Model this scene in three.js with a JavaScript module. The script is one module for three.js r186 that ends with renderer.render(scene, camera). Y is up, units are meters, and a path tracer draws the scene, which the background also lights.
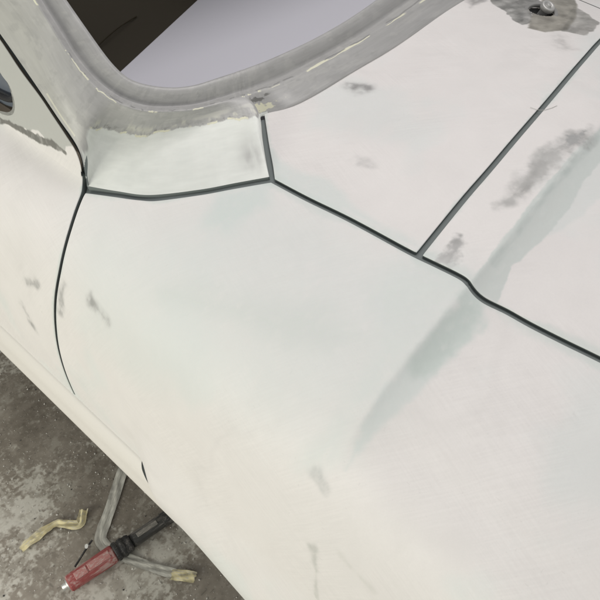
import * as THREE from 'three';
import { mergeGeometries } from 'three/addons/utils/BufferGeometryUtils.js';
import { RoundedBoxGeometry } from 'three/addons/geometries/RoundedBoxGeometry.js';
import { RectAreaLightUniformsLib } from 'three/addons/lights/RectAreaLightUniformsLib.js';

// ---------------------------------------------------------------- camera, light, exposure
const scene = new THREE.Scene();
const camera = new THREE.PerspectiveCamera(50, 1, 0.02, 60);
camera.position.set(0, 1.55, 0);
camera.rotation.order = 'YXZ';
camera.rotation.set(THREE.MathUtils.degToRad(-44.7), THREE.MathUtils.degToRad(42.2), 0);
const renderer = new THREE.WebGLRenderer({ antialias: true });
renderer.toneMapping = THREE.LinearToneMapping;
renderer.toneMappingExposure = 0.88;
renderer.shadowMap.enabled = true;
scene.background = new THREE.Color().setRGB(0.39, 0.39, 0.39);      // the pale workshop around, out of view
RectAreaLightUniformsLib.init();

const M = (o) => new THREE.MeshStandardMaterial(o);
const lin = (r, g, b) => new THREE.Color().setRGB(r, g, b);

// workshop ceiling lamp, and an unseen low side lamp added to brighten the flank
const lampHousing = M({ color: lin(0.7, 0.7, 0.7), roughness: 0.5 });
function stripLamp(label, x, y, z, turn, tilt, len, wid, power, col) {
  const g = new THREE.Group(); g.name = numbered('strip_lamp'); scene.add(g);
  g.position.set(x, y, z); g.rotation.order = 'YXZ'; g.rotation.set(tilt, turn, 0);
  g.userData = { label, category: 'lamp', group: 'workshop strip lamps' };
  const h = new THREE.Mesh(new RoundedBoxGeometry(len + 0.08, 0.09, wid + 0.06, 2, 0.02), lampHousing); h.name = 'housing'; h.position.y = 0.055; g.add(h);
  const d = new THREE.Mesh(new THREE.BoxGeometry(len, 0.012, wid), M({ color: lin(0.8, 0.8, 0.8), emissive: col, emissiveIntensity: 0.6 })); d.name = 'diffuser'; d.position.y = 0.003; g.add(d);
  const l = new THREE.RectAreaLight(col, power, len, wid); l.position.y = -0.012; l.rotation.x = -Math.PI / 2; l.castShadow = true; g.add(l);
}
const taken = {};
function numbered(n) { const k = taken[n] = (taken[n] ?? -1) + 1; return k ? n + '_' + String(k).padStart(3, '0') : n; }
stripLamp('long strip lamp hung over the car', -0.5, 3.1, -1.1, 0, 0, 2.4, 0.6, 7.0, lin(1, 0.955, 0.955));
stripLamp('unseen long strip lamp added low at the side to brighten the car flank', -1.0, 0.95, 2.6, 0, 1.5, 2.6, 0.6, 13.5, lin(1, 0.985, 0.88));

// ---------------------------------------------------------------- numbers and noise
let seed = 12345;
const rnd = () => { seed = (seed * 1664525 + 1013904223) >>> 0; return seed / 4294967296; };
const NT = new Float32Array(65536); for (let i = 0; i < 65536; i++) NT[i] = rnd();
function vn(x, y) {                                   // value noise 0..1
  const xi = Math.floor(x), yi = Math.floor(y); let a = x - xi, b = y - yi; a = a * a * (3 - 2 * a); b = b * b * (3 - 2 * b);
  const x0 = xi & 255, x1 = (xi + 1) & 255, y0 = (yi & 255) << 8, y1 = ((yi + 1) & 255) << 8;
  const p = NT[y0 + x0], q = NT[y0 + x1], r = NT[y1 + x0], s = NT[y1 + x1];
  return p + (q - p) * a + (r - p + (p - q - r + s) * a) * b;
}
function fbm(x, y, o) { let v = 0, w = 0.5, t = 0; for (let i = 0; i < o; i++) { v += w * vn(x, y); t += w; w *= 0.5; x = x * 2.03 + 17.3; y = y * 2.03 + 9.1; } return v / t; }
const clamp = (x, a, b) => x < a ? a : x > b ? b : x;
const ss = (a, b, x) => { const t = clamp((x - a) / (b - a), 0, 1); return t * t * (3 - 2 * t); };
const mix = (a, b, t) => a + (b - a) * t;

// ---------------------------------------------------------------- the shape of the body: x along the car, s along its cross-section
const SEC = [[-2.1, .86], [-1.75, .925], [-1.4, .963], [-1.05, .974], [-.85, .964], [-.70, .945], [-.60, .927], [-.50, .900], [-.42, .860], [-.36, .80], [-.325, .72], [-.307, .62], [-.30, .51], [-.303, .40], [-.315, .32], [-.335, .24]];
const TZ = [], TY = [], TL = [];
for (let k = 0; k <= 4000; k++) {
  const t = k * (SEC.length - 1) / 4000, i = Math.min(Math.floor(t), SEC.length - 2), f = t - i;
  const p = [-1, 0, 1, 2].map((d) => SEC[clamp(i + d, 0, SEC.length - 1)]);
  const c = (j) => .5 * (2 * p[1][j] + (-p[0][j] + p[2][j]) * f + (2 * p[0][j] - 5 * p[1][j] + 4 * p[2][j] - p[3][j]) * f * f + (-p[0][j] + 3 * p[1][j] - 3 * p[2][j] + p[3][j]) * f * f * f);
  TZ.push(c(0)); TY.push(c(1)); TL.push(k ? TL[k - 1] + Math.hypot(TZ[k] - TZ[k - 1], TY[k] - TY[k - 1]) : 0);
}
function sect(s) {
  let lo = 0, hi = 4000; s = clamp(s, 0, TL[4000]);
  while (hi - lo > 1) { const m = (lo + hi) >> 1; if (TL[m] <= s) lo = m; else hi = m; }
  const f = (s - TL[lo]) / (TL[hi] - TL[lo]); return [mix(TZ[lo], TZ[hi], f), mix(TY[lo], TY[hi], f)];
}
function S(x, s) {
  const [z, y] = sect(s), w = ss(.4, .85, y), d = Math.max(0, x + .27 + .1 * Math.max(0, -z - .55) ** 2), A = .018 * ss(-.35, -.44, z);
  return new THREE.Vector3(x, y - w * (.05 * (x + .6) + .06 * Math.max(0, x + .6) ** 2) - A * (1 - Math.exp(-d / .028)),
    z + .034 * ss(-.72, -.62, x) * ss(.55, .4, y) + .015 * ss(-.6, -.3, x) * ss(.8, .45, y));
}
// the door: the same flank, turning up into the window frame above s = 1.70
const SB = 1.70, DZ = [0], DY = [0];
{ const th0 = 0.5937; for (let k = 0; k < 600; k++) { const th = th0 + (82 * Math.PI / 180 - th0) * ss(0, .05, k * .001); DZ.push(DZ[k] - Math.cos(th) * .001); DY.push(DY[k] + Math.sin(th) * .001); } }
function DS(x, s) {
  const b = S(x, Math.max(s, SB)), e = clamp((SB - s) * 1000, 0, 599), i = Math.floor(e), f = e - i;
  b.y += mix(DY[i], DY[i + 1], f); b.z += mix(DZ[i], DZ[i + 1], f); return b;
}

// ---------------------------------------------------------------- curves and panels
function smooth(pts, per = 12) {                       // Catmull-Rom through a list of points of any dimension
  const out = [];
  for (let i = 0; i < pts.length - 1; i++) for (let k = 0; k < per; k++) {
    const f = k / per, p = [pts[Math.max(0, i - 1)], pts[i], pts[i + 1], pts[Math.min(pts.length - 1, i + 2)]];
    out.push(p[1].map((_, j) => .5 * (2 * p[1][j] + (-p[0][j] + p[2][j]) * f + (2 * p[0][j] - 5 * p[1][j] + 4 * p[2][j] - p[3][j]) * f * f + (-p[0][j] + 3 * p[1][j] - 3 * p[2][j] + p[3][j]) * f * f * f)));
  }
  out.push(pts[pts.length - 1].slice()); return out;
}
function resample(poly, n, breaks = []) {              // n + 1 points evenly along, corners kept
  const L = [0]; for (let i = 1; i < poly.length; i++) L.push(L[i - 1] + Math.hypot(...poly[i].map((v, j) => v - poly[i - 1][j])));
  const out = []; let j = 0;
  for (let k = 0; k <= n; k++) { const d = L[L.length - 1] * k / n; while (j < L.length - 2 && L[j + 1] < d) j++; const f = (d - L[j]) / Math.max(1e-9, L[j + 1] - L[j]); out.push(poly[j].map((v, q) => mix(v, poly[j + 1][q], clamp(f, 0, 1)))); }
  for (const b of breaks) { let best = 1, bd = 1e9; for (let k = 1; k < n; k++) { const d = Math.hypot(...out[k].map((v, q) => v - b[q])); if (d < bd) { bd = d; best = k; } } if (bd < .006) out[best] = b.slice(); }
  return out;
}
function inset(loop, gap) {                            // moves a closed loop of (x, s) inwards, gap[i] metres at point i
  const n = loop.length; let area = 0; for (let i = 0; i < n; i++) { const a = loop[i], b = loop[(i + 1) % n]; area += a[0] * b[1] - b[0] * a[1]; }
  const sg = Math.sign(area);
  const nor = (a, b) => { const dx = b[0] - a[0], dy = b[1] - a[1], l = Math.hypot(dx, dy) || 1; return [-dy / l * sg, dx / l * sg]; };
  return loop.map((p, i) => {
    const a = nor(loop[(i + n - 1) % n], p), b = nor(p, loop[(i + 1) % n]); let mx = a[0] + b[0], my = a[1] + b[1]; const l = Math.hypot(mx, my) || 1; mx /= l; my /= l;
    const c = Math.max(.35, mx * a[0] + my * a[1]);
    return { p: [p[0] + mx * gap / c, p[1] + my * gap / c], out: [-mx, -my] };
  });
}
const UV0 = [-1.35, .2], UVS = [1.5, 2.1];             // the paint map covers this patch of (x, s)
const tx = (x, s) => [(x - UV0[0]) / UVS[0], (s - UV0[1]) / UVS[1]];
function indexed(pos, uv, idx) {
  const g = new THREE.BufferGeometry(); g.setAttribute('position', new THREE.Float32BufferAttribute(pos, 3)); g.setAttribute('uv', new THREE.Float32BufferAttribute(uv, 2)); g.setIndex(idx); g.computeVertexNormals(); return g;
}
// A sheet-metal panel: four sides in (x, s), filled, with a small rolled edge and a flange that turns down into the gap.
function panel(sides, nu, nv, surf, { gap = .0050, roll = .0012, depth = .011, breaks = [], hole = null } = {}) {
  // sides: a (start->), b, c, d, each running round the loop
  const R = sides.map((p, i) => resample(p, 4 * (i % 2 ? nv : nu), breaks));
  const dense = [], own = []; R.forEach((r, q) => { for (let k = 0; k < r.length - 1; k++) { dense.push(r[k]); own.push(q); } });
  const g0 = gap + roll, off = inset(dense, g0), corners = R.map((r) => r[0]), N0 = dense.length;
  const near = (p, c, d) => Math.hypot(p[0] - c[0], p[1] - c[1]) < d, loop = [];
  for (let q = 0; q < 4; q++) {
    const c0 = corners[q], c1 = corners[(q + 1) % 4], start = own.indexOf(q), end = q === 3 ? 0 : own.indexOf(q + 1), pts = [off[start].p];
    for (let k = start + 1; k < start + R[q].length - 1; k++) { const o = dense[k]; if (near(o, c0, g0 * 1.7) || near(o, c1, g0 * 1.7)) continue; if (breaks.some((bb) => near(o, bb, g0 * 1.3) && !near(o, bb, 1e-7))) continue; pts.push(off[k].p); }
    pts.push(off[end % N0].p);
    const bk = breaks.map((bb) => { const k = dense.findIndex((o) => near(o, bb, 1e-7)); return k < 0 ? null : off[k].p; }).filter(Boolean);
    resample(pts, q % 2 ? nv : nu, bk).slice(0, -1).forEach((o) => loop.push(o));
  }
  const ins = inset(loop, 0), n = loop.length;
  const at = (k) => ins[(k + n) % n].p;
  const U0 = (i) => at(i), V1 = (j) => at(nu + j), U1 = (i) => at(nu + nv + nu - i), V0 = (j) => at(2 * nu + 2 * nv - j);
  const pos = [], uv = [], idx = [], P2 = [];
  for (let j = 0; j <= nv; j++) for (let i = 0; i <= nu; i++) {
    const u = i / nu, v = j / nv, q = [0, 1].map((k) => (1 - v) * U0(i)[k] + v * U1(i)[k] + (1 - u) * V0(j)[k] + u * V1(j)[k]
      - ((1 - u) * (1 - v) * U0(0)[k] + u * (1 - v) * U0(nu)[k] + (1 - u) * v * U1(0)[k] + u * v * U1(nu)[k]));
    P2.push(q); const w = surf(q[0], q[1]); pos.push(w.x, w.y, w.z); uv.push(...tx(q[0], q[1]));
  }
  const id = (i, j) => j * (nu + 1) + i, inHole = (k) => hole && Math.hypot(pos[3 * k] - hole.c.x, pos[3 * k + 1] - hole.c.y, pos[3 * k + 2] - hole.c.z) < hole.r;
  // orientation: normals outwards (up or towards +z)
  const m = id(nu >> 1, nv >> 1), pv = (k) => new THREE.Vector3(pos[3 * k], pos[3 * k + 1], pos[3 * k + 2]);
  const nn = pv(m + 1).sub(pv(m)).cross(pv(m + nu + 1).sub(pv(m))); const flip = nn.y + nn.z < 0;
  const quad = (a, b, c, d, out) => flip ? out.push(a, c, b, a, d, c) : out.push(a, b, c, a, c, d);
  for (let j = 0; j < nv; j++) for (let i = 0; i < nu; i++) { const a = id(i, j), b = id(i + 1, j), c = id(i + 1, j + 1), d = id(i, j + 1); if (hole && inHole(a) && inHole(b) && inHole(c) && inHole(d)) continue; quad(a, b, c, d, idx); }
  // rolled rim
  const rim = []; for (let i = 0; i < nu; i++) rim.push(id(i, 0)); for (let j = 0; j < nv; j++) rim.push(id(nu, j)); for (let i = nu; i > 0; i--) rim.push(id(i, nv)); for (let j = nv; j > 0; j--) rim.push(id(0, j));
  const e = 1e-3, fpos = [], fuv = [], fidx = []; let prev = rim, last = null;
  const frame = rim.map((k, i) => {
    const [x, s] = P2[k], w = surf(x, s), du = surf(x + e, s).sub(w).divideScalar(e), dv = surf(x, s + e).sub(w).divideScalar(e), N = du.clone().cross(dv).normalize();
    if (N.y + N.z < 0) N.negate();
    const o = ins[i].out, O = du.multiplyScalar(o[0]).add(dv.multiplyScalar(o[1])); O.addScaledVector(N, -O.dot(N)).normalize(); return { w, N, O, x, s };
  });
  for (const a of [30, 60, 90]) {
    const c = a * Math.PI / 180, row = frame.map(({ w, N, O, x, s }) => { const q = w.clone().addScaledVector(O, roll * Math.sin(c)).addScaledVector(N, -roll * (1 - Math.cos(c))); pos.push(q.x, q.y, q.z); uv.push(...tx(x, s)); if (a === 90) { fpos.push(q.x, q.y, q.z); } return pos.length / 3 - 1; });
    for (let i = 0; i < n; i++) { const i2 = (i + 1) % n; quad(prev[i], row[i], row[i2], prev[i2], idx); }
    prev = row; last = row;
  }
  for (let i = 0; i < n; i++) fuv.push(i * .01, 0);
  frame.forEach(({ w, N, O }, i) => { const q = w.clone().addScaledVector(O, roll).addScaledVector(N, -depth); fpos.push(q.x, q.y, q.z); fuv.push(i * .01, .1); });
  frame.forEach(({ w, N, O }, i) => { const q = w.clone().addScaledVector(O, roll - .012).addScaledVector(N, -depth - .002); fpos.push(q.x, q.y, q.z); fuv.push(i * .01, .2); });
  for (let r = 0; r < 2; r++) for (let i = 0; i < n; i++) { const i2 = (i + 1) % n; quad(r * n + i, (r + 1) * n + i, (r + 1) * n + i2, r * n + i2, fidx); }
  return { skin: indexed(pos, uv, idx), flange: indexed(fpos, fuv, fidx) };
}

// measured outlines: (x, s) on the body, (x, z) on the floor, (x, y, z) for the windscreen surround, in metres
const BK = {
  door: [[-1.2246, 1.4341], [-1.1271, 1.4875], [-1.0751, 1.5211], [-1.0215, 1.5486], [-0.9906, 1.5686], [-0.9547, 1.5918], [-0.9295, 1.6104], [-0.9183, 1.6354], [-0.9184, 1.6661], [-0.9118, 1.6899], [-0.8934, 1.7558], [-0.8885, 1.8185], [-0.8996, 1.886], [-0.9168, 1.966], [-0.9295, 2.0355], [-0.9375, 2.1102], [-0.9424, 2.2073]],
  surround: [[[-1.2153, 1.1527, -0.4805], [-1.1167, 1.1709, -0.4881], [-1.0434, 1.1834, -0.5051], [-1.0447, 1.1792, -0.5206], [-1.0294, 1.1757, -0.5484]], [[-1.1184, 1.0953, -0.4731], [-1.0488, 1.1204, -0.4892], [-1.0028, 1.1358, -0.5062], [-1.0036, 1.131, -0.5219], [-0.9869, 1.1277, -0.5537]], [[-1.0398, 1.0456, -0.4667], [-0.9927, 1.0679, -0.4787], [-0.9667, 1.0934, -0.5074], [-0.9691, 1.0907, -0.5235], [-0.9539, 1.0907, -0.5582]], [[-0.9753, 1.0021, -0.4611], [-0.9474, 1.0279, -0.4754], [-0.9373, 1.0614, -0.5131], [-0.9407, 1.0609, -0.531], [-0.9341, 1.0694, -0.5627]], [[-0.921, 0.9644, -0.4561], [-0.9178, 0.9993, -0.4825], [-0.9135, 1.039, -0.524], [-0.9189, 1.0409, -0.5425], [-0.9169, 1.0528, -0.5706]], [[-0.9098, 0.9154, -0.4493], [-0.9245, 0.9758, -0.5053], [-0.8951, 1.0241, -0.5372], [-0.9019, 1.0274, -0.5555], [-0.903, 1.0422, -0.5828]], [[-0.913, 0.8966, -0.4486], [-0.9135, 0.961, -0.5314], [-0.8769, 1.0122, -0.5561], [-0.8861, 1.0172, -0.5727], [-0.8885, 1.0338, -0.6017]], [[-0.8565, 0.901, -0.4706], [-0.8862, 0.9565, -0.5574], [-0.8632, 1.0056, -0.5758], [-0.8732, 1.0107, -0.5914], [-0.8762, 1.0279, -0.6213]], [[-0.7942, 0.9086, -0.4969], [-0.8605, 0.9599, -0.5889], [-0.8471, 1.0005, -0.6055], [-0.8586, 1.0055, -0.6182], [-0.8651, 1.0238, -0.6426]], [[-0.7279, 0.9221, -0.5519], [-0.8256, 0.9633, -0.6357], [-0.8299, 0.9959, -0.6421], [-0.8423, 1.0012, -0.6538], [-0.8536, 1.0217, -0.6714]], [[-0.6877, 0.9308, -0.5975], [-0.7914, 0.9716, -0.6822], [-0.8148, 0.9959, -0.6874], [-0.8278, 1.0008, -0.6976], [-0.8424, 1.0231, -0.7114]], [[-0.6508, 0.938, -0.6409], [-0.7639, 0.9799, -0.7155], [-0.8034, 0.9957, -0.7256], [-0.8178, 1.0017, -0.7351], [-0.834, 1.0241, -0.7452]], [[-0.7131, 0.9492, -0.6905], [-0.7592, 0.9784, -0.7284], [-0.7996, 0.9956, -0.7394], [-0.8141, 1.0016, -0.749], [-0.8308, 1.0248, -0.7597]], [[-0.7762, 0.9605, -0.7449], [-0.7749, 0.964, -0.7523], [-0.7966, 0.9959, -0.7517], [-0.8112, 1.0019, -0.7615], [-0.828, 1.0251, -0.7722]], [[-0.7447, 0.9685, -0.8213], [-0.7466, 0.9746, -0.822], [-0.7816, 0.9979, -0.826], [-0.7978, 1.005, -0.8353], [-0.8173, 1.0281, -0.8349]], [[-0.7374, 0.9789, -0.9589], [-0.7396, 0.9851, -0.9595], [-0.772, 1.0067, -0.9467], [-0.7888, 1.0132, -0.9542], [-0.8079, 1.0348, -0.9429]], [[-0.7452, 0.9805, -1.1352], [-0.7478, 0.987, -1.1358], [-0.7735, 1.0131, -1.0916], [-0.792, 1.0206, -1.0979], [-0.8108, 1.0439, -1.0695]], [[-0.7915, 0.9691, -1.446], [-0.7957, 0.9762, -1.446], [-0.8075, 1.0115, -1.3394], [-0.8284, 1.0208, -1.3437], [-0.8425, 1.0533, -1.2862]], [[-0.8378, 0.9577, -1.7568], [-0.8436, 0.9654, -1.7562], [-0.8415, 1.0099, -1.5872], [-0.8648, 1.021, -1.5895], [-0.8742, 1.0627, -1.5029]]],
  polys: {hoodstripe: [[-0.2734, 1.4496], [-0.2774, 1.3903], [-0.2808, 1.3287], [-0.2888, 1.2488], [-0.2953, 1.1263], [-0.3028, 0.9631], [-0.3165, 0.7286], [-0.2602, 0.8667], [-0.2585, 1.0521], [-0.2553, 1.1177], [-0.2396, 1.2116], [-0.2394, 1.2895], [-0.2447, 1.3724], [-0.2286, 1.4387], [-0.2479, 1.4438]], hoodpale: [[-0.2953, 1.1263], [-0.3028, 0.9631], [-0.3133, 0.7365], [-0.1792, 1.0652], [-0.2156, 1.142], [-0.2212, 1.2191], [-0.2363, 1.2888], [-0.2607, 1.1972]], fenderstripe: [[-0.2717, 1.4573], [-0.2425, 1.4467], [-0.2228, 1.4814], [-0.2245, 1.5239], [-0.2287, 1.5612], [-0.2327, 1.5837], [-0.2455, 1.6034], [-0.2644, 1.6062], [-0.2669, 1.5567]], fendershade: [[-0.2653, 1.5682], [-0.2348, 1.5478], [-0.2311, 1.5859], [-0.2379, 1.6411], [-0.2468, 1.6984], [-0.2523, 1.7575], [-0.2557, 1.7723], [-0.2616, 1.7426], [-0.2669, 1.6996], [-0.2694, 1.6454]], fendercore: [[-0.2674, 1.4784], [-0.2435, 1.4659], [-0.2329, 1.5017], [-0.2399, 1.5644], [-0.2504, 1.6084], [-0.2687, 1.6008], [-0.2666, 1.5524]], fenderpale: [[-0.3722, 1.4797], [-0.2799, 1.4551], [-0.2713, 1.5462], [-0.2699, 1.6289], [-0.2682, 1.6931], [-0.2718, 1.7596], [-0.3134, 1.8184], [-0.3079, 1.7306], [-0.3124, 1.652], [-0.3255, 1.589], [-0.3708, 1.5419]], cool: [[-0.8731, 1.688], [-0.7642, 1.647], [-0.6366, 1.5025], [-0.5046, 1.4845], [-0.3652, 1.4643], [-0.2895, 1.4586], [-0.2767, 1.5505], [-0.278, 1.6521], [-0.2939, 1.7522], [-0.3855, 1.7868], [-0.521, 1.8121], [-0.6511, 1.9057], [-0.8074, 1.9021], [-0.8617, 1.7913]], cloud1: [[-0.7053, 1.5461], [-0.646, 1.4926], [-0.6089, 1.5174], [-0.6284, 1.599], [-0.6665, 1.6081]], cloud2: [[-0.699, 1.4221], [-0.6206, 1.4257], [-0.565, 1.4131], [-0.4835, 1.4355], [-0.3649, 1.4393], [-0.6279, 1.4677]], cloud3: [[-0.5128, 1.6646], [-0.4021, 1.6072], [-0.3387, 1.6178], [-0.3623, 1.6567], [-0.4298, 1.6911], [-0.537, 1.713], [-0.6588, 1.7354]], hoodgrey: [[-0.3226, 1.2919], [-0.3308, 1.207], [-0.3436, 1.1165], [-0.3361, 1.0569], [-0.3137, 0.9747], [-0.2984, 1.0241], [-0.3081, 1.1122], [-0.3067, 1.1844], [-0.3074, 1.263]], hoodbare: [[-0.3301, 1.0458], [-0.3153, 0.9962], [-0.3044, 1.0355], [-0.3122, 1.0665]], hoodgrey2: [[-0.3257, 1.4414], [-0.3329, 1.4073], [-0.3325, 1.381], [-0.3202, 1.3888], [-0.3089, 1.4272], [-0.3136, 1.4409]], wipergrey: [[-0.607, 0.6662], [-0.6742, 0.4858], [-0.7394, 0.2817], [-0.6861, 0.2192], [-0.5692, 0.4816], [-0.545, 0.5923], [-0.5706, 0.6538]], wiperbare: [[-0.7788, 0.5588], [-0.7151, 0.6023], [-0.672, 0.6318], [-0.625, 0.6611], [-0.6231, 0.625], [-0.662, 0.5379], [-0.7661, 0.2762], [-0.8153, 0.419]], wiperbare2: [[-0.6186, 0.386], [-0.5258, 0.4558], [-0.4977, 0.5362], [-0.5077, 0.5875], [-0.5492, 0.6102], [-0.5723, 0.5154]], cowlgrey: [[-0.7581, 0.6708], [-0.7691, 0.5855], [-0.8089, 0.5365], [-0.7944, 0.6009]], doorgrey: [[-1.3338, 1.6874], [-1.19, 1.6597], [-1.1369, 1.6483], [-1.0796, 1.6384], [-1.0491, 1.6238], [-1.0262, 1.6334], [-0.9943, 1.6312], [-0.9695, 1.6299], [-0.9603, 1.6164], [-0.9406, 1.6078], [-0.924, 1.6116], [-0.9539, 1.5148], [-1.0523, 1.451], [-1.2956, 1.4076]], doordark: [[-1.197, 1.6584], [-1.159, 1.6512], [-1.1146, 1.6431], [-1.0658, 1.6366], [-1.0456, 1.6339], [-1.005, 1.6243], [-0.9637, 1.6311], [-0.9959, 1.6376], [-1.0499, 1.6494], [-1.0906, 1.6529], [-1.1542, 1.6593], [-1.1978, 1.6687]]},
  smudge: {a: [[-0.999, 1.9153], [-0.9636, 1.8952]], b: [[-1.0388, 1.9964], [-1.021, 2.0326]], c: [[-0.8718, 1.8437], [-0.8869, 1.9121]], d: [[-0.7962, 1.8307], [-0.7484, 1.844]], e: [[-0.2897, 1.8056], [-0.273, 1.8146]], f: [[-0.2518, 1.9285], [-0.2446, 1.9644]], g: [[-0.2423, 1.9668], [-0.2297, 2.0338]], h: [[-0.707, 1.1808], [-0.6826, 1.1685]], i: [[-0.5406, 0.6496], [-0.4974, 0.7003]], j: [[-0.5537, 1.3479], [-0.5348, 1.3392]], k: [[-0.2147, 1.8937], [-0.1561, 1.9041]]},
  wiper: [-0.6418, 0.5298],
  tool: [[-0.803, -0.081], [-0.789, -0.199], [-0.784, -0.244], [-0.759, -0.357]],
  lever: [[-0.833, -0.116], [-0.845, -0.165], [-0.848, -0.181]],
  tape1: [[-0.969, -0.052], [-0.969, -0.097], [-0.966, -0.146], [-0.948, -0.16], [-0.92, -0.186], [-0.944, -0.216]],
  strip1: [[-0.971, -0.377], [-0.96, -0.346], [-0.906, -0.274], [-0.867, -0.218], [-0.847, -0.198], [-0.807, -0.196]],
  strip2: [[-0.805, -0.201], [-0.766, -0.213], [-0.705, -0.239], [-0.644, -0.268]],
  tip: [[-0.649, -0.26], [-0.626, -0.278], [-0.601, -0.294]]
};

// ---------------------------------------------------------------- textures
function dataTex(w, h, buf, srgb) { const t = new THREE.DataTexture(buf, w, h, THREE.RGBAFormat); t.magFilter = THREE.LinearFilter; t.minFilter = THREE.LinearMipmapLinearFilter; t.generateMipmaps = true; t.wrapS = t.wrapT = THREE.RepeatWrapping; if (srgb) t.colorSpace = THREE.SRGBColorSpace; t.needsUpdate = true; return t; }
function paint(w, h, fn) { const b = new Uint8Array(w * h * 4); for (let j = 0, k = 0; j < h; j++) for (let i = 0; i < w; i++, k += 4) { const c = fn(i, j); b[k] = clamp(c[0], 0, 255); b[k + 1] = clamp(c[1], 0, 255); b[k + 2] = clamp(c[2], 0, 255); b[k + 3] = 255; } return b; }
function sdPoly(px, py, v) {                            // signed distance, negative inside
  let d = 1e9, s = 1;
  for (let i = 0, j = v.length - 1; i < v.length; j = i++) {
    const ex = v[j][0] - v[i][0], ey = v[j][1] - v[i][1], wx = px - v[i][0], wy = py - v[i][1], t = clamp((wx * ex + wy * ey) / (ex * ex + ey * ey + 1e-12), 0, 1);
    const bx = wx - ex * t, by = wy - ey * t; d = Math.min(d, bx * bx + by * by);
    const c1 = py >= v[i][1], c2 = py < v[j][1], c3 = ex * wy > ey * wx; if ((c1 && c2 && c3) || (!c1 && !c2 && !c3)) s = -s;
  }
  return s * Math.sqrt(d);
}
function distLine(px, py, v) { let d = 1e9; for (let i = 1; i < v.length; i++) { const ex = v[i][0] - v[i - 1][0], ey = v[i][1] - v[i - 1][1], wx = px - v[i - 1][0], wy = py - v[i - 1][1], t = clamp((wx * ex + wy * ey) / (ex * ex + ey * ey + 1e-12), 0, 1), bx = wx - ex * t, by = wy - ey * t; d = Math.min(d, bx * bx + by * by); } return Math.sqrt(d); }

// gap lines of the body in (x, s)
const doorGap = smooth(BK.door, 10);
const cornerA = [-.9155, 1.6785], cornerB = [-.642, 1.4724], cornerC = [-.3585, 1.4538];
const fenderRear = smooth([cornerA, [-.8513, 1.6518], [-.8063, 1.6323], [-.7738, 1.613], [-.7224, 1.5653], [-.6852, 1.5227], cornerB], 10);
const gapRear = smooth([cornerB, [-.5661, 1.4688], [-.4838, 1.4612], [-.3896, 1.4562], cornerC], 8);
const gapFront = smooth([cornerC, [-.327, 1.4497], [-.2865, 1.4455], [-.268, 1.4494], [-.2469, 1.4492], [-.2124, 1.4405], [-.1724, 1.4362], [-.1238, 1.4297], [-.0786, 1.4227], [.1, 1.396], [.3, 1.366]], 8);
const bonnetRear = smooth([cornerC, [-.3713, 1.3139], [-.3832, 1.1822], [-.4075, .984], [-.445, .7286], [-.4671, .5863], [-.5, .345]], 10);
const farGap = [[-.92, .2], [-.64, .30], [-.5, .345], [.3, .42]];
const seam = smooth([[-.7711, 1.3625], [-.7129, 1.4127], [-.668, 1.4497], cornerB], 8);
const doorLow = doorGap.filter((p) => p[1] > 1.6785);

const BW = 2048, BH = 2048, bodyBuf = new Float32Array(BW * BH * 3), metalBuf = new Float32Array(1024 * 1024);
{
  for (let j = 0, k = 0; j < BH; j++) for (let i = 0; i < BW; i++, k += 3) {
    const x = UV0[0] + (i + .5) / BW * UVS[0], s = UV0[1] + (j + .5) / BH * UVS[1];
    const a = fbm(x * 5 + 3, s * 4 + 8, 4) - .5, b = fbm(x * 22 + 40, s * 17, 3) - .5, c = vn(x * 900, s * 800) - .5;
    const t = ss(.02, .22, a + b * .25);               // the teal undercoat showing where the white is sanded thin
    const rg = Math.abs(fbm(x * 3.2 + 70, s * 3.2 + 20, 4) - .5), sm = ss(.03, .0, rg) * ss(.45, .65, fbm(x * 6 + 9, s * 6 + 1, 2));   // feather edges of the sanded coats
    const d1 = vn((x * .8 + s * .6) * 620, (s * .8 - x * .6) * 34) - .5, d2 = vn((x * .35 - s * .94) * 700, (s * .35 + x * .94) * 40 + 60) - .5, w1 = ss(.4, .65, vn(x * 11 + 3, s * 11)), w2 = ss(.4, .65, vn(x * 9 + 30, s * 9 + 8));
    const m = b * 6 + c * 2.6 + (d1 * w1 + d2 * w2) * 4 - sm * 2.5 - (vn(x * 260 + 5, s * 240) > .955 ? 6 * w1 : 0);   // sanding scratches, pinholes
    bodyBuf[k] = 232 + m - t * 7; bodyBuf[k + 1] = 229 + m - t * 2.5; bodyBuf[k + 2] = 226 + m - t * 2.5;
  }
}
const sB = (col, al, k) => { bodyBuf[k] = mix(bodyBuf[k], col[0], al); bodyBuf[k + 1] = mix(bodyBuf[k + 1], col[1], al); bodyBuf[k + 2] = mix(bodyBuf[k + 2], col[2], al); };
function over(pts, pad, fn) {
  const xs = pts.map((p) => p[0]), s_ = pts.map((p) => p[1]);
  const i0 = clamp(Math.floor((Math.min(...xs) - pad - UV0[0]) / UVS[0] * BW), 0, BW - 1), i1 = clamp(Math.ceil((Math.max(...xs) + pad - UV0[0]) / UVS[0] * BW), 0, BW - 1);
  const j0 = clamp(Math.floor((Math.min(...s_) - pad - UV0[1]) / UVS[1] * BH), 0, BH - 1), j1 = clamp(Math.ceil((Math.max(...s_) + pad - UV0[1]) / UVS[1] * BH), 0, BH - 1);
  for (let j = j0; j <= j1; j++) for (let i = i0; i <= i1; i++) fn(UV0[0] + (i + .5) / BW * UVS[0], UV0[1] + (j + .5) / BH * UVS[1], (j * BW + i) * 3, i, j);
}
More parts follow.
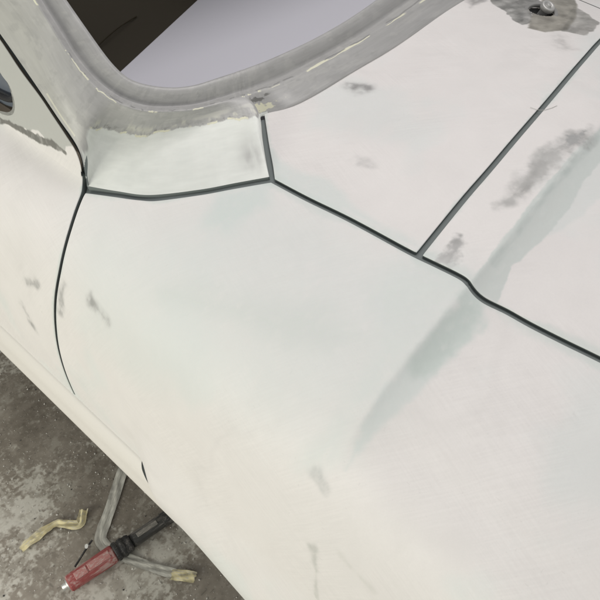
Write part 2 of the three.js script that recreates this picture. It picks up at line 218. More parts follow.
function polyMark(name, col, alpha, soft, rough, scale, grain = 0, metal = 0, mottle = 0) {
  const v = BK.polys[name];
  over(v, soft + rough, (x, s, k, i, j) => {
    const d = sdPoly(x, s, v) + (fbm(x * scale + 5, s * scale + 3, 4) - .5) * 2 * rough; let a = 1 - ss(-soft, soft, d); if (a <= 0) return;
    if (grain) a *= clamp(1 - grain + grain * 2.2 * fbm(x * 90 + 9, s * 60, 4), 0, 1);
    const mo = 1 + (mottle ? mottle * (fbm(x * 45 + 3, s * 30 + 8, 4) - .5) : 0); sB(mottle ? [col[0] * mo, col[1] * mo, col[2] * mo - 2] : col, a * alpha, k); if (metal) { const q = (j >> 1) * 1024 + (i >> 1); metalBuf[q] = Math.max(metalBuf[q], a * metal); }
  });
}
function lineMark(line, col, alpha, w, rough) { over(line, w * 2.5, (x, s, k) => { const d = distLine(x, s, line), ww = w * (.35 + 1.5 * vn(x * 21 + 7, s * 21)); const a = 1 - ss(ww * .3, ww, d + (vn(x * 160, s * 160) - .5) * rough); if (a > 0) sB(col, a * alpha, k); }); }
function smudge(name, w, col, alpha) {
  const [a, b] = BK.smudge[name];
  over([a, b], w * 4, (x, s, k) => { const n = fbm(x * 80 + 11, s * 60 + 5, 4), d = distLine(x, s, [a, b]) / w + (fbm(x * 38 + 2, s * 38, 3) - .5) * 2.4, sc = vn((x + s * .4) * 650, (s - x * .4) * 60), al = Math.exp(-1.2 * Math.max(0, d) ** 2) * clamp(n * 1.5 - .1 + (sc - .5) * .2, 0, 1); if (al > .01) sB(col, al * alpha, k); });
}
const TEAL = [206, 215, 210], TEALD = [194, 203, 198], GREY = [150, 150, 148];
for (const [l, w] of [[gapRear, .016], [gapFront, .018], [fenderRear, .010], [bonnetRear, .008], [seam, .020], [doorLow, .008]]) lineMark(l, TEAL, .6, w, .004);
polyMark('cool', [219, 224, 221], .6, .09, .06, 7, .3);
polyMark('fenderpale', [216, 223, 219], .6, .03, .03, 14, .5);
polyMark('cloud1', [212, 222, 218], .7, .02, .02, 20, .5);
polyMark('cloud2', [212, 222, 218], .55, .012, .015, 20, .3);
polyMark('cloud3', [213, 218, 214], .6, .03, .03, 14, .5);
polyMark('hoodpale', [217, 222, 219], .6, .004, .01, 25, .3);
polyMark('hoodstripe', [207, 213, 209], .95, .002, .004, 60, .25);
polyMark('fendershade', [213, 220, 217], .75, .006, .008, 40, .35);  // shade of the crease below the filler, painted into the wing colour
polyMark('fenderstripe', TEAL, .95, .009, .010, 55, .45);
polyMark('fendercore', TEALD, .5, .010, .010, 60, .45);
over([[-.31, .7], [-.25, 1.5]], .02, (x, s, k) => { const l = distLine(x, s, BK.polys.hoodstripe.slice(1, 7).map((p) => [p[0] + .010, p[1]])); const a = (1 - ss(.002, .009, l)) * clamp(fbm(x * 120, s * 30, 3) * 2.2 - .5, 0, 1); if (a > 0) sB([178, 188, 184], a * .45, k); });
polyMark('hoodgrey', [178, 178, 177], .85, .017, .020, 45, .85, .2, .3);
polyMark('hoodbare', [214, 214, 212], .95, .004, .012, 130, .9, .75);
polyMark('hoodgrey2', [166, 166, 166], .9, .007, .014, 60, .9, .3, .3);
polyMark('cowlgrey', [150, 148, 146], .8, .012, .02, 20, .6);
polyMark('wiperbare', [172, 171, 169], 1, .003, .02, 22, .45, .6, .7);
polyMark('wiperbare2', [186, 184, 181], 1, .003, .012, 22, .4, .4, .4);
polyMark('wipergrey', [150, 147, 140], 1, .004, .008, 16, .12, 0, .45);
polyMark('doorgrey', [190, 191, 186], 1, .0015, .004, 60, 0);
polyMark('doordark', [118, 117, 112], .95, .002, .006, 60, .55);
smudge('a', .009, GREY, .8); smudge('b', .011, GREY, .75); smudge('c', .008, GREY, .7); smudge('d', .011, GREY, .75);
smudge('e', .009, [178, 181, 179], .55); smudge('f', .009, [178, 180, 174], .55); smudge('g', .004, [185, 187, 180], .5); smudge('h', .014, [140, 139, 138], .8); smudge('i', .02, [175, 173, 170], .5); smudge('j', .012, GREY, .3); smudge('k', .006, [204, 204, 197], .35);
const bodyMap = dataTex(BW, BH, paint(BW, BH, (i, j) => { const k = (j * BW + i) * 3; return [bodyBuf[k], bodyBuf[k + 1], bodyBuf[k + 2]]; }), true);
const bodyMetal = dataTex(1024, 1024, paint(1024, 1024, (i, j) => { const m = metalBuf[j * 1024 + i], n = vn(i * .25, j * .25); return [0, 255 * mix(.56 + .12 * n, .34, m), 255 * m]; }), false);
const bodyBump = dataTex(1024, 1024, paint(1024, 1024, (i, j) => { const v = 128 + 90 * (fbm(i * .02, j * .025, 3) - .5) + 40 * (vn(i * .5, j * .5) - .5); return [v, v, v]; }), false);
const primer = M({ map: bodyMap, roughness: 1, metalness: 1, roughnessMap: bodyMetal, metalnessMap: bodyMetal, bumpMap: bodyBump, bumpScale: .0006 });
const whitePrimer = M({ color: lin(.79, .765, .72), roughness: .55 });
const slate = M({ color: lin(.18, .205, .20), roughness: .7 });

// grey primer of the windscreen surround, white towards the body
const SW = 2048, SH = 512;
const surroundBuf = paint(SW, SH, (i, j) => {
  const u = (i + .5) / SW * 18, v = (j + .5) / SH, n = fbm(u * 3, v * 8, 4), f = vn(i * .7, j * .7), e = fbm(u * 1.3 + 3, 1.7, 5);
  let c = [172 + (n - .5) * 9 + f * 3, 172 + (n - .5) * 9 + f * 3, 170 + (n - .5) * 9 + f * 3];
  const put = (col, a) => { c = c.map((q, k) => mix(q, col[k], clamp(a, 0, 1))); };
  // outer side of the pillar painted lighter, where it faces the light
  put([190, 190, 184], ss(.55, .15, v) * ss(6, 3, u) * (.5 + .5 * n));
  // white primer up to a ragged line
  const edge = .30 + (e - .5) * .12 + (fbm(u * 6, 4, 3) - .5) * .015, left = ss(4.25, 4.5, u + (vn(v * 20, 3) - .5) * .5 + v * 1.2 - .1), right = u < 13.2 ? 1 : 0;
  const inW = ss(edge + .008, edge - .008, v) * left * right; put([219 + n * 10, 223 + n * 9, 217 + n * 9], inW);
  // pale rim of feathered putty just above it
  put([206, 206, 194], .8 * ss(.05, .0, Math.abs(v - edge - .05)) * ss(.58, .66, fbm(u * 3 + 9, v * 6, 3)) * ss(3.6, 4.4, u) * right);
  put([135, 135, 132], .6 * ss(.03, .0, Math.abs(v - edge - .015)) * ss(.55, .62, fbm(u * 8 + 2, v * 30, 3)) * left * right);
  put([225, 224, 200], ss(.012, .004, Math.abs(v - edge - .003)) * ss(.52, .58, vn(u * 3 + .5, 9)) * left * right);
  // dark smudge on the white
  put([150, 150, 148], .75 * Math.exp(-(((u - 10.6) / .35) ** 2) - (((v - .12) / .07) ** 2)) * clamp(n * 2 - .3, 0, 1));
  const stk = fbm(u * 2.2 + 4, v * 55, 4) - .5, blot = fbm(u * 4.5 + 60, v * 11 + 3, 4); put([155, 155, 153], .3 * ss(.55, .72, blot) * (1 - inW)); put([192, 192, 187], .3 * ss(.56, .7, fbm(u * 5 + 20, v * 12 + 30, 4)) * (1 - inW)); c = c.map((q) => q + stk * 13);   // brushed and patchy primer
  // cream chips along the frame ridge, with its bright highlight painted in
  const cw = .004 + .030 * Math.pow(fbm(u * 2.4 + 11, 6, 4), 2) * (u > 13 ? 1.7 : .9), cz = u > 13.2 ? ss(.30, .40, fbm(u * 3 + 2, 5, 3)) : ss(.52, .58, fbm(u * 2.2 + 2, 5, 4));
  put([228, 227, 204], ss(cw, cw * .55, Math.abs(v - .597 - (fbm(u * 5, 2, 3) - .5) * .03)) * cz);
  put([120, 120, 118], .6 * ss(.012, .002, Math.abs(v - .62 - (fbm(u * 5 + 7, 2, 3) - .5) * .03)) * ss(.5, .6, fbm(u * 3 + 40, 5, 3)));
  put([214, 213, 198], .9 * ss(.022, .010, Math.abs(v - .09 + (u - 3) * .02)) * (u > 2.4 && u < 3.7 ? 1 : 0));  // chipped edge along the door gap, its bright highlight painted too
  // putty patch and dark scuff at the seam
  put([222, 221, 196], ss(.062, .045, Math.hypot((u - 12.9) * .10, v - .40) + (fbm(u * 9 + 3, v * 30, 4) - .5) * .09));
  put([110, 110, 106], .85 * ss(.05, .03, Math.hypot((u - 12.6) * .06, (v - .50) * 1.3) + (fbm(u * 8 + 30, v * 25, 4) - .5) * .09));
  put([198, 198, 190], .7 * ss(.045, .02, Math.hypot((u - 11.2) * .05, v - .40) + (n - .5) * .03)); put([198, 198, 190], .7 * ss(.045, .02, Math.hypot((u - 9.6) * .05, v - .40) + (n - .5) * .03));
  return c;
});
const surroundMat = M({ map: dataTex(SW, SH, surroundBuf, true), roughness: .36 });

// ---------------------------------------------------------------- the ground
const FW = 2048;
const floorBuf = paint(FW, FW, (i, j) => {
  const x = i / FW * 2.4, y = j / FW * 2.4, big = fbm(x * 2.2, y * 2.2, 4), mid = fbm(x * 9 + 5, y * 9, 5), fine = fbm(x * 60, y * 60, 3), sp = vn(i * .33, j * .33), sp2 = vn(i * .16 + 50, j * .16);
  const v = 134 + (big - .5) * 26 + (mid - .5) * 34 + (fine - .5) * 34;
  let c = [v + 7, v, v - 11];
  const grit = fbm(x * 130 + 9, y * 130, 3), clump = fbm(x * 6 + 31, y * 7 + 7, 5);        // sanding dust trodden into the concrete
  const dust = ss(.465, .575, clump * .62 + grit * .30 + big * .12) * (.45 + .55 * ss(.35, .6, fine)); c = c.map((q, k) => mix(q, [208, 206, 196][k], dust * .8));
  const streak = ss(.56, .66, fbm((x * .8 + y * .6) * 24, (y * .8 - x * .6) * 14 + 40, 4) * .75 + grit * .25); c = c.map((q, k) => mix(q, [176, 173, 162][k], streak * .45));
  const fl = Math.max(ss(.82, .92, sp), ss(.86, .9, sp2)) * (.35 + .65 * ss(.4, .6, clump)); c = c.map((q, k) => mix(q, [202, 200, 190][k], fl * .7));
  const dk = ss(.84, .95, vn(i * .21 + 9, j * .21 + 70)); return c.map((q) => q * (1 - .14 * dk));
});
const floorMap = dataTex(FW, FW, floorBuf, true);
const floorBump = dataTex(1024, 1024, paint(1024, 1024, (i, j) => { const v = 128 + 130 * (fbm(i * .05, j * .05, 4) - .5); return [v, v, v]; }), false);
floorMap.repeat.set(3.3333, 3.3333); floorBump.repeat.set(3.3333, 3.3333);
const floor = new THREE.Mesh(new THREE.BoxGeometry(8, .1, 8), M({ map: floorMap, bumpMap: floorBump, bumpScale: .003, roughness: .8 }));
floor.name = 'floor'; floor.position.set(-.8, -.05, -.6); floor.userData = { kind: 'structure', label: 'dusty grey brown concrete workshop floor with trodden white dust', category: 'floor' }; scene.add(floor);

// ---------------------------------------------------------------- the car
const car = new THREE.Group(); car.name = 'car'; scene.add(car);
car.userData = { label: 'car body in sanded white primer with grey primed windscreen frame, no windscreen fitted', category: 'car' };
function part(name, geo, mat, parent = car, label) { const m = new THREE.Mesh(geo, mat); m.name = name; m.castShadow = m.receiveShadow = true; if (label) m.userData.label = label; parent.add(m); return m; }
function sheet(name, p, label) { const m = part(name, p.skin, primer, car, label); part('edge_flange', p.flange, slate, m); return m; }
const rev = (a) => a.slice().reverse();
const line = (a, b, n = 20) => Array.from({ length: n + 1 }, (_, k) => a.map((v, j) => mix(v, b[j], k / n)));

// wing (fender)
const low = [...line([-.9424, 2.2], [-.705, 2.2], 10), [-.69, 2.214], [-.675, 2.230], [-.655, 2.25], [-.63, 2.275], [-.54, 2.355], [-.52, 2.362], ...line([-.5, 2.362], [.3, 2.362], 20)];
sheet('front_wing', panel([[cornerA, ...doorLow.slice(0, -1), [-.9424, 2.2]], low, line([.3, 2.362], [.3, 1.366]), rev([...fenderRear, ...gapRear.slice(1), ...gapFront.slice(1)])], 150, 330, S, { breaks: [cornerB, [-.705, 2.2]] }), 'front wing in white primer with teal filler and painted shade along a crease');
// bonnet
sheet('bonnet', panel([gapFront, line([.3, 1.366], [.3, .42]), line([.3, .42], [-.5, .345]), rev(bonnetRear)], 220, 300, S, {}), 'bonnet with a grey green filler stripe along a raised crease');
// cowl, running a little under the windscreen frame
const frameLine = smooth([[-.7752, 1.3582], [-.7447, 1.2875], [-.7366, 1.202], [-.7351, 1.1524], [-.7424, .9771], [-.7915, .662], [-.904, .2]].map((p, i) => i ? [p[0] - .016, p[1]] : [-.787, 1.3487]), 10);
const wip = S(...BK.wiper);
sheet('cowl_panel', panel([[...line([-.787, 1.3487], [-.7711, 1.3625], 2), ...seam.slice(1), ...gapRear.slice(1)], bonnetRear, [...line([-.5, .345], [-.64, .30], 8), ...line([-.64, .30], [-.92, .2], 14).slice(1)], rev(frameLine)], 160, 300, S, { breaks: [cornerB], hole: { c: wip, r: .031 } }), 'cowl panel with bare metal round the wiper hole');
sheet('front_wing', panel([[...line(farGap[0], farGap[1], 8), ...line(farGap[1], farGap[2], 8).slice(1), ...line(farGap[2], farGap[3], 20).slice(1)], line([.3, .42], [.3, .02]), line([.3, .02], [-.92, .02]), line([-.92, .02], [-.92, .2])], 100, 20, S, {}));
// door: skin below the belt, window frame strip above
const DT = 1.655, topAt = doorGap.findIndex((p) => p[1] > DT);
const doorUp = doorGap.slice(0, topAt), gapDT = doorGap[topAt - 1];
const open_ = smooth([[-1.2721, gapDT[1]], [-1.1895, 1.642], [-1.1436, 1.6273], [-1.1257, 1.6048], [-1.1293, 1.5762], [-1.1544, 1.5614], [-1.1833, 1.5299], [-1.2809, 1.4494]], 8);
const door = sheet('door', panel([[...doorGap.slice(topAt - 1, -1), [-.9424, 2.2]], line([-.9424, 2.2], [-1.9, 2.2]), line([-1.9, 2.2], [-1.9, gapDT[1]]), line([-1.9, gapDT[1]], gapDT)], 130, 200, DS, { gap: .0028 }), 'door in white primer with dark smeared paint edge below the window frame');
{ const p = panel([rev(doorUp), line(doorUp[0], [-1.2809, 1.4494], 10), rev(open_), line([-1.2721, gapDT[1]], gapDT, 20)], 90, 40, DS, { gap: .0045 }); const f = part('window_frame', p.skin, primer, door, 'grey primed window frame of the door'); }
// fill between the door skin and its frame strip so that the metal is continuous
{ const pos = [], uv = [], idx = [], n = 60, s0 = gapDT[1]; for (let i = 0; i <= n; i++) for (let j = 0; j <= 6; j++) { const x = mix(-1.9, gapDT[0] - .0046, i / n), s = s0 - .0105 + j * .0035, w = DS(x, s); { const lf = .0005 * (1 - 1.5 * Math.abs(j / 3 - 1) ** 3); pos.push(w.x, w.y + lf * .6, w.z + lf * .8); }; uv.push(...tx(x, s)); }
  for (let i = 0; i < n; i++) for (let j = 0; j < 6; j++) { const a = i * 7 + j; idx.push(a, a + 1, a + 8, a, a + 8, a + 7); } part('belt_strip', indexed(pos, uv, idx), primer, door); }
// pane and rubber inside the door's window opening
{ const sh = open_.map(([x, s]) => { const w = DS(x, s); return [w.x, w.y, w.z - .022]; }); const pos = [], idx = [], uv = []; const A = [-1.9, 1.15, sh[sh.length - 1][2]], c = [-1.9, .93, -.475];
  const ring = [...sh, A, c]; ring.forEach((p) => { pos.push(...p); uv.push(p[0], p[1]); }); pos.push(-1.5, 1.02, -.482); uv.push(0, 0); for (let i = 0; i < ring.length; i++) idx.push(ring.length, i, (i + 1) % ring.length);
  part('quarter_window', indexed(pos, uv, idx), M({ color: lin(.16, .18, .21), roughness: .2 }), door, 'dull blue grey quarter window');
  const tube = new THREE.TubeGeometry(new THREE.CatmullRomCurve3([[-1.40, 1.64], [-1.28, 1.625], [-1.19, 1.618], [-1.15, 1.609], [-1.133, 1.598]].map(([x, s]) => { const w = DS(x, s); w.z -= .010; return w; })), 40, .006, 8); part('rubber_seal', tube, M({ color: lin(.012, .012, .013), roughness: .6 }), door); }
// sill below the door
{ const XE = [[.5, -.716], [.41, -.716], [.386, -.70], [.37, -.684], [.35, -.664], [.325, -.639], [.25, -.55], [.1, -.54]], xEnd = (y) => { for (let k = 1; k < XE.length; k++) if (y >= XE[k][0]) return mix(XE[k][1], XE[k - 1][1], (y - XE[k][0]) / (XE[k - 1][0] - XE[k][0])); return -.54; };
  const prof = smooth([[-.325, .412], [-.306, .401], [-.297, .392], [-.2905, .378], [-.2872, .36], [-.287, .335], [-.287, .29], [-.305, .235], [-.34, .2], [-.40, .19]], 6), pos = [], uv = [], idx = [], nx = 60, np = prof.length;
  for (let i = 0; i <= nx; i++) for (let j = 0; j < np; j++) { const f = j / (np - 1), xe = xEnd(prof[j][1]), x = mix(-1.9, xe, i / nx); pos.push(x, prof[j][1], prof[j][0]); uv.push(x, f * .3); }
  for (let i = 0; i < nx; i++) for (let j = 0; j < np - 1; j++) { const a = i * np + j; idx.push(a, a + 1, a + np + 1, a, a + np + 1, a + np); }
  const cp = [], cu = [], ci = [], e0 = nx * np; for (const dz of [0, .03]) for (let j = 0; j < np; j++) { const k = (e0 + j) * 3; cp.push(pos[k] - (dz ? .002 : 0), pos[k + 1], pos[k + 2] - dz); cu.push(j * .01, dz); } for (let j = 0; j < np - 1; j++) ci.push(j, j + 1, np + j + 1, j, np + j + 1, np + j);
  const sl = part('sill', indexed(pos, uv, idx), whitePrimer, car, 'white primed sill below the door'); part('sill_end', indexed(cp, cu, ci), slate, sl); }
// channels behind the gaps
function channel(line_, surf, wid = .02, dep = .0065, k0 = -1, k1 = 1) {
  const pos = [], uv = [], idx = [];
  line_.forEach(([x, s], i) => { const a = line_[Math.max(0, i - 1)], b = line_[Math.min(line_.length - 1, i + 1)], l = Math.hypot(b[0] - a[0], b[1] - a[1]) || 1, nx = -(b[1] - a[1]) / l, ny = (b[0] - a[0]) / l, e = 1e-3;
    const w = surf(x, s), N = surf(x + e, s).sub(w).cross(surf(x, s + e).sub(w)).normalize(); if (N.y + N.z < 0) N.negate();
    for (const k of [k0, k1]) { const q = surf(x + nx * wid * k, s + ny * wid * k).addScaledVector(N, -dep); pos.push(q.x, q.y, q.z); uv.push(i * .01, k); } });
  for (let i = 0; i < line_.length - 1; i++) idx.push(2 * i, 2 * i + 1, 2 * i + 3, 2 * i, 2 * i + 3, 2 * i + 2);
  part('gap_channel', indexed(pos, uv, idx), slate);
}
channel(gapRear, S); channel(gapFront, S); channel(bonnetRear, S); channel(fenderRear, S); channel(seam, S); channel(doorGap, DS, .012, .012, -.05, 1.5);
channel([[-.712, 2.19], [-.693, 2.214], [-.678, 2.230], [-.658, 2.25], [-.633, 2.275], [-.543, 2.355]], S, .014, .012); channel(farGap, S);

// windscreen surround: outer edge A, shoulder B, ridge R, rebate V, opening edge D
{
  const ST = BK.surround, per = 12, rowsOf = (k) => {
    const p = ST.map((s) => s[k]);
    if (k) return smooth(p, per);
    const cut = [[0, 6], [6, 11], [11, 13], [13, 18]]; let out = []; for (const [a, b] of cut) { const q = smooth(p.slice(a, b + 1), per); out = out.concat(out.length ? q.slice(1) : q); } return out;
  };
  const [A, B, R, V, D] = [0, 1, 2, 3, 4].map(rowsOf), n = A.length, pos = [], uv = [], idx = [], vs = [];
  const v3 = (a) => new THREE.Vector3(...a), edgeN = (st) => new THREE.Vector3(0, mix(.15, .97, ss(4.0, 4.8, st)), mix(1, .22, ss(4.0, 4.8, st))).normalize();
  for (let i = 0; i < n; i++) {
    const a = v3(A[i]), b = v3(B[i]), r = v3(R[i]), v = v3(V[i]), d = v3(D[i]), col = [];
    const st = i / per; if (st >= 13.01) a.y -= .0015;
    const pts = [a, b, r].map((q) => q.toArray());
    const sm = smooth(pts, 10); sm.forEach((q, k) => col.push([v3(q), k < 10 ? k / 10 * .3 : .3 + (k - 10) / 10 * .3]));
    const wn = v3(R[i]).sub(v3(D[i])).cross(v3(R[Math.min(n - 1, i + 1)]).sub(v3(R[Math.max(0, i - 1)]))).normalize(); if (wn.y < 0) wn.negate();
    const rv = v.clone().sub(r);
    for (const [f, h] of [[.15, .0005], [.45, -.003], [.75, -.0075], [1, -.009]]) col.push([r.clone().addScaledVector(rv, f).addScaledVector(wn, h), .6 + .1 * f]);
    const vd = d.clone().sub(v); for (let k = 1; k <= 8; k++) { const f = k / 8; col.push([v.clone().addScaledVector(vd, f).addScaledVector(wn, -.009 + .011 * Math.sin(f * Math.PI * .62)), .7 + .25 * f]); }
    const inn = vd.clone().normalize(); for (const [o, h] of [[.003, -.003], [.0045, -.009], [.003, -.02], [0, -.05]]) col.push([d.clone().addScaledVector(inn, o).addScaledVector(wn, .0005 + h), .97]);
    vs.push(col.length); col.forEach(([q, w]) => { pos.push(q.x, q.y, q.z); uv.push(i / (n - 1), w); });
  }
  const m = vs[0]; for (let i = 0; i < n - 1; i++) for (let j = 0; j < m - 1; j++) { const a = i * m + j; idx.push(a, a + m, a + m + 1, a, a + m + 1, a + 1); }
  const sur = part('windscreen_frame', indexed(pos, uv, idx), surroundMat, car, 'grey primed windscreen frame and pillar, with cream chips and a painted highlight along its ridge');
  const fp = [], fi = [], fu = [], last = 13 * per; for (let i = 0; i <= last; i++) { const k = i * m * 3, a = new THREE.Vector3(pos[k], pos[k + 1], pos[k + 2]), N = edgeN(i / per); fp.push(a.x, a.y, a.z); const q = a.clone().addScaledVector(N, -.011); fp.push(q.x, q.y, q.z); fu.push(i * .01, 0, i * .01, .1); }
  for (let i = 0; i < last; i++) fi.push(2 * i, 2 * i + 1, 2 * i + 3, 2 * i, 2 * i + 3, 2 * i + 2); part('edge_flange', indexed(fp, fu, fi), slate, sur);
}
// roof over the cabin and the cabin itself
{ const rs = new THREE.Shape(); rs.moveTo(-1.3, -.56); rs.quadraticCurveTo(-1.2, -1.22, -1.3, -1.88); rs.lineTo(-2.9, -1.88); rs.lineTo(-2.9, -.56);
  const g = new THREE.ExtrudeGeometry(rs, { depth: .02, bevelEnabled: true, bevelSize: .03, bevelThickness: .02, bevelSegments: 4, curveSegments: 24 }); g.rotateX(Math.PI / 2); g.scale(1, 1, -1); const idxr = g.index; g.translate(0, 1.42, -2.44); part('roof', g, whitePrimer); }
{ const brown = M({ color: lin(.21, .18, .135), roughness: .9 });
  const b = (n, w, h, d, x, y, z) => { const m = part(n, new RoundedBoxGeometry(w, h, d, 2, .01), brown); m.position.set(x, y, z); return m; };
  b('cabin_floor', 2.4, .04, 1.5, -2.0, .50, -1.26); b('bulkhead', .04, .36, .84, -.90, .70, -1.05); b('rear_bulkhead', .04, .8, 1.5, -3.2, .9, -1.26);
  b('cabin_side', 2.3, .34, .03, -2.0, .69, -.52); b('cabin_side', 2.3, .4, .03, -2.0, .70, -2.0); }
{ const s = new THREE.Shape(); s.moveTo(-.78, -.60); s.lineTo(-1.105, -.60); s.lineTo(-1.355, -1.109); s.lineTo(-1.72, -1.86); s.lineTo(-.78, -1.86); s.closePath();
  const g = new THREE.ExtrudeGeometry(s, { depth: .03, bevelEnabled: true, bevelSize: .004, bevelThickness: .004, bevelSegments: 3 }); g.rotateX(Math.PI / 2); g.scale(1, 1, -1); g.translate(0, 0, 0);
  const p = g.attributes.position; for (let i = 0; i < p.count; i++) { p.setZ(i, -(p.getZ(i))); } 
  g.computeVertexNormals(); const m = part('dash_top', g, M({ color: lin(.62, .62, .67), roughness: .5 }), car, 'smooth lavender grey dash top seen through the windscreen opening'); m.position.y = .93; }
{ const c = new THREE.CatmullRomCurve3([[-2.15, .524, -1.22], [-2.19, .53, -1.30], [-2.25, .53, -1.42], [-2.30, .524, -1.54]].map((p) => new THREE.Vector3(...p))); part('wire', new THREE.TubeGeometry(c, 30, .003, 6), M({ color: lin(.16, .13, .08), roughness: .6 })); }
// wiper spindle in its hole
{ const e = 1e-3, [x, s] = BK.wiper, N = S(x + e, s).sub(wip).cross(S(x, s + e).sub(wip)).normalize(); if (N.y < 0) N.negate();
  const g = new THREE.Group(); g.name = 'wiper_spindle'; car.add(g); g.position.copy(wip); g.quaternion.setFromUnitVectors(new THREE.Vector3(0, 1, 0), N.addScaledVector(new THREE.Vector3(.35, .3, .89), .35).normalize());
  const grey = M({ color: lin(.26, .26, .25), roughness: .6 }), dark = M({ color: lin(.10, .10, .098), roughness: .8 }), steel = M({ color: lin(.55, .55, .53), roughness: .5, metalness: .6 });
  const L = (pts) => new THREE.LatheGeometry(pts.map((p) => new THREE.Vector2(...p)), 40);
  part('rim', L([[.041, -.001], [.040, .0014], [.033, .0016], [.031, -.001], [.0305, -.006]]), grey, g); part('cup', L([[.0305, -.004], [.030, -.022], [.0, -.024]]), dark, g);
  const sp = part('spindle', L([[.011, -.024], [.011, .004], [.0165, .004], [.0175, .006], [.0175, .014], [.0155, .0165], [.011, .0165], [.010, .013], [.006, .013], [.006, .018], [.005, .019], [.0, .019]]), steel, g); sp.rotation.set(-.1, 0, -.3); sp.position.set(.004, 0, -.012); }

// ---------------------------------------------------------------- things on the floor
const onFloor = (p, y = 0) => new THREE.Vector3(p[0], y, p[1]);
{ // air tool lying on its side: built along +x, then laid along its line
  const t = BK.tool.map((p) => onFloor(p, 0)), dir = t[3].clone().sub(t[0]).setY(0), len = dir.length() + .05; dir.normalize();
  const g = new THREE.Group(); g.name = 'air_tool'; scene.add(g); g.position.copy(t[0]).setY(0); g.rotation.y = Math.atan2(-dir.z, dir.x);
  g.userData = { label: 'dusty red and black air tool lying on the floor beside the sill', category: 'power tool' };
  const lx = (k) => t[k].clone().sub(t[0]).dot(dir), dusty = (r, gg, b, am) => dataTex(256, 256, paint(256, 256, (i, j) => { const d = ss(.45, .72, fbm(i * .03, j * .03, 4) * .7 + fbm(i * .16, j * .16, 3) * .35) * am, sc = ss(.8, .9, vn(i * .4, j * .05)) * .3, n = (fbm(i * .2, j * .2, 2) - .5) * 18; return [mix(r, 190, d + sc) + n, mix(gg, 182, d + sc) + n, mix(b, 174, d + sc) + n]; }), true);
  const lathe = (pts) => { const q = new THREE.LatheGeometry(pts.map((p) => new THREE.Vector2(p[1], p[0])), 40); q.rotateZ(-Math.PI / 2); return q; };
  const red = M({ map: dusty(152, 76, 74, .7), roughness: .6 }), blk = M({ map: dusty(38, 38, 38, .3), roughness: .55 }), gre = M({ map: dusty(66, 66, 64, .45), roughness: .45, metalness: .25 });
  const y = .024, a = lx(1), b = lx(2);
  const grip = part('grip', lathe([[0, 0], [0, .012], [.001, .0185], [.004, .0205], [.03, .0212], [a - .02, .0226], [a - .004, .0226], [a, .021], [a, 0]]), red, g); grip.position.y = y; 
  for (const [x0, w] of [[.035, .030], [a * .68, .055]]) { const lb = part('grip_label', new RoundedBoxGeometry(w, .004, .019, 2, .0015), M({ map: dusty(176, 120, 116, .8), roughness: .7 }), grip); lb.position.set(x0, .0206, .004); lb.rotation.x = .18; }
  const plug = part('air_inlet', lathe([[-.014, 0], [-.014, .008], [-.003, .0085], [-.003, .013], [.002, .013]]), M({ color: lin(.55, .55, .53), roughness: .4, metalness: .6 }), g); plug.position.y = y;
  const col = part('collar', lathe([[a, 0], [a, .021], [a + .003, .024], [a + .010, .024], [a + .012, .0215], [a + .016, .0215], [a + .018, .0242], [a + .026, .0242], [a + .028, .0215], [a + .032, .0215], [b - .008, .0225], [b - .002, .0205], [b, .017], [b, 0]]), blk, g); col.position.y = y + .0005;
  const bar = part('barrel', lathe([[b, 0], [b, .0165], [b + .01, .0172], [b + .085, .0172], [b + .088, .019], [b + .112, .019], [b + .116, .016], [b + .15, .013], [b + .15, 0]]), gre, g); bar.position.y = y;
  const slot = part('barrel_plate', new RoundedBoxGeometry(.055, .003, .012, 2, .001), M({ map: dusty(120, 118, 112, .6), roughness: .6 }), bar); slot.position.set(b + .045, .0165, .003);
  // throttle lever lying along the grip
  const lv = BK.lever.map((p) => onFloor(p, 0).sub(t[0])), loc = lv.map((p) => new THREE.Vector3(p.dot(dir), 0, -p.dot(new THREE.Vector3(dir.z, 0, -dir.x)))); loc[0].y = .012; loc[1].y = .026; loc[2].y = .03;
  const lever = part('throttle_lever', new THREE.TubeGeometry(new THREE.CatmullRomCurve3(loc), 20, .0026, 8), blk, g);
  const kn = part('lever_pin', new THREE.CylinderGeometry(.0055, .0055, .010, 16), M({ color: lin(.6, .6, .58), roughness: .35, metalness: .7 }), lever); kn.position.copy(loc[1]); kn.rotation.z = .6;
}
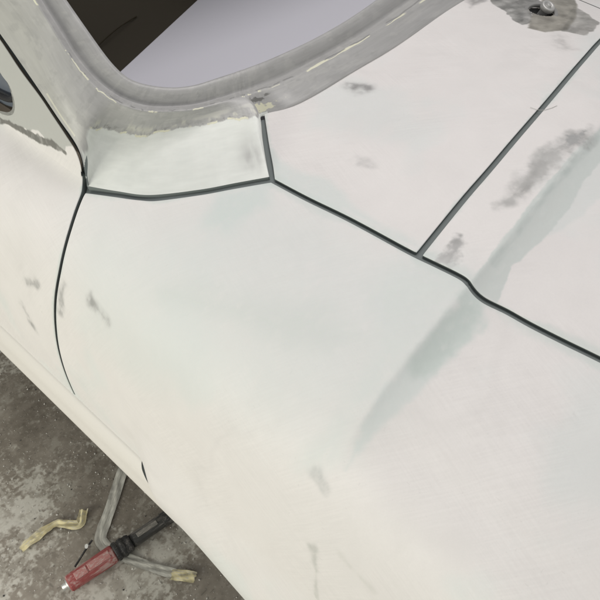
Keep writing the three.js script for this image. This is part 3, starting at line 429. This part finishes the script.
// strips of tape and film: a crumpled ribbon of real thickness
function ribbon(name, label, category, path, width, mat, lift, wob, group) {
  const c = new THREE.CatmullRomCurve3(path.map((p) => onFloor(p)), false, 'catmullrom', .4), n = Math.max(24, Math.round(c.getLength() / .004)), P = c.getSpacedPoints(n), m = 8, pos = [], uv = [], idx = [];
  for (let side = 0; side < 2; side++) for (let i = 0; i <= n; i++) { const t = P[Math.min(n, i + 1)].clone().sub(P[Math.max(0, i - 1)]).normalize(), nr = new THREE.Vector3(-t.z, 0, t.x);
    for (let j = 0; j <= m; j++) { const v = (j / m - .5) * width * (1 + .15 * (vn(i * .2, 3 + lift * 900) - .5)) + (i === 0 || i === n ? 0 : 0), q = P[i].clone().addScaledVector(nr, v); const end = Math.min(i, n - i) < 2 ? (vn(j * 1.7, i + 5) - .5) * .006 : 0; q.addScaledVector(t, end);
      const h = lift + wob * (fbm(q.x * 55 + lift * 99, q.z * 55, 3) - .25) + wob * .5 * Math.abs(Math.sin(j / m * 5 + i * .12)); q.y = Math.max(.0012, h) + (side ? -.0007 : 0); pos.push(q.x, q.y, q.z); uv.push(i / n * c.getLength() * 8, j / m); } }
  const w = m + 1, o = (n + 1) * w; for (let i = 0; i < n; i++) for (let j = 0; j < m; j++) { const a = i * w + j; idx.push(a, a + 1, a + w + 1, a, a + w + 1, a + w); idx.push(o + a, o + a + w + 1, o + a + 1, o + a, o + a + w, o + a + w + 1); }
  for (let i = 0; i < n; i++) for (const j of [0, m]) { const a = i * w + j; idx.push(a, a + w, o + a + w, a, o + a + w, o + a); } for (const i of [0, n]) for (let j = 0; j < m; j++) { const a = i * w + j; idx.push(a, a + 1, o + a + 1, a, o + a + 1, o + a); }
  const mesh = part(numbered(name), indexed(pos, uv, idx), mat, scene); mesh.userData = { label, category }; if (group) mesh.userData.group = group; return mesh;
}
const tapeMat = M({ map: dataTex(256, 256, paint(256, 256, (i, j) => { const n = fbm(i * .03, j * .03, 4), d = ss(.5, .7, fbm(i * .05 + 9, j * .05, 4)); return [mix(220, 200, d) + (n - .5) * 26, mix(210, 194, d) + (n - .5) * 26, mix(168, 172, d) + (n - .5) * 26]; }), true), roughness: .75 });
const filmMat = M({ map: dataTex(256, 256, paint(256, 256, (i, j) => { const n = fbm(i * .04, j * .04, 4), l = Math.abs(j / 256 - .45) < .03 ? -26 : 0; return [192 + (n - .5) * 60 + l, 191 + (n - .5) * 58 + l, 182 + (n - .5) * 55 + l]; }), true), roughness: .5 });
ribbon('masking_tape', 'crumpled cream strip of masking tape, one end curled up, clear of the red tool', 'tape', BK.tape1, .022, tapeMat, .002, .014);
ribbon('film_strip', 'long dusty grey strip running from under the sill towards the tool', 'strip', BK.strip1, .030, filmMat, .0015, .004);
ribbon('film_strip', 'dusty grey strip running from the tool to a cream tape scrap', 'strip', BK.strip2, .024, filmMat, .0017, .004);
ribbon('masking_tape', 'cream scrap of masking tape stuck to the end of a grey strip', 'tape', BK.tip, .026, tapeMat, .0055, .006);
{ const c = new THREE.CatmullRomCurve3([[-.4226, 1.0063], [-.4044, 1.0016], [-.3949, .9803], [-.3909, .9597]].map(([x, s], i) => { const w = S(x, s); w.y += .0012 + (i === 1 ? .0006 : 0); return w; }));
  const f = part('fibre', new THREE.TubeGeometry(c, 30, .0004, 5), M({ color: lin(.5, .5, .47), roughness: .8 }), scene); f.userData = { label: 'thin curved fibre lying across the gap behind the bonnet', category: 'fibre' }; }
// flakes and crumbs of paint on the concrete
{ const N = 4200, g = new THREE.DodecahedronGeometry(.5, 0), im = new THREE.InstancedMesh(g, M({ color: lin(1, 1, 1), roughness: .9 }), N), o = new THREE.Object3D(), c = new THREE.Color();
  for (let i = 0; i < N; i++) { const x = -1.75 + rnd() * 1.6, z = -.62 + rnd() * .85, r = .0008 + .0026 * Math.pow(rnd(), 4); o.position.set(x, r * .25, z); o.rotation.set(rnd() * .5, rnd() * 6.3, rnd() * .5); o.scale.set(r * (1 + rnd()), r * .6, r * (1 + rnd())); o.updateMatrix(); im.setMatrixAt(i, o.matrix); const k = rnd() < .92 ? .45 + rnd() * .25 : .04 + rnd() * .08; im.setColorAt(i, c.setRGB(k, k * .98, k * .9)); }
  im.name = 'paint_crumbs'; im.castShadow = im.receiveShadow = true; im.userData = { kind: 'stuff', label: 'pale crumbs of dust and paint scattered on the concrete', category: 'debris' }; scene.add(im); }
scene.traverse((o) => { if (o.isMesh) o.castShadow = o.receiveShadow = true; });
renderer.render(scene, camera);
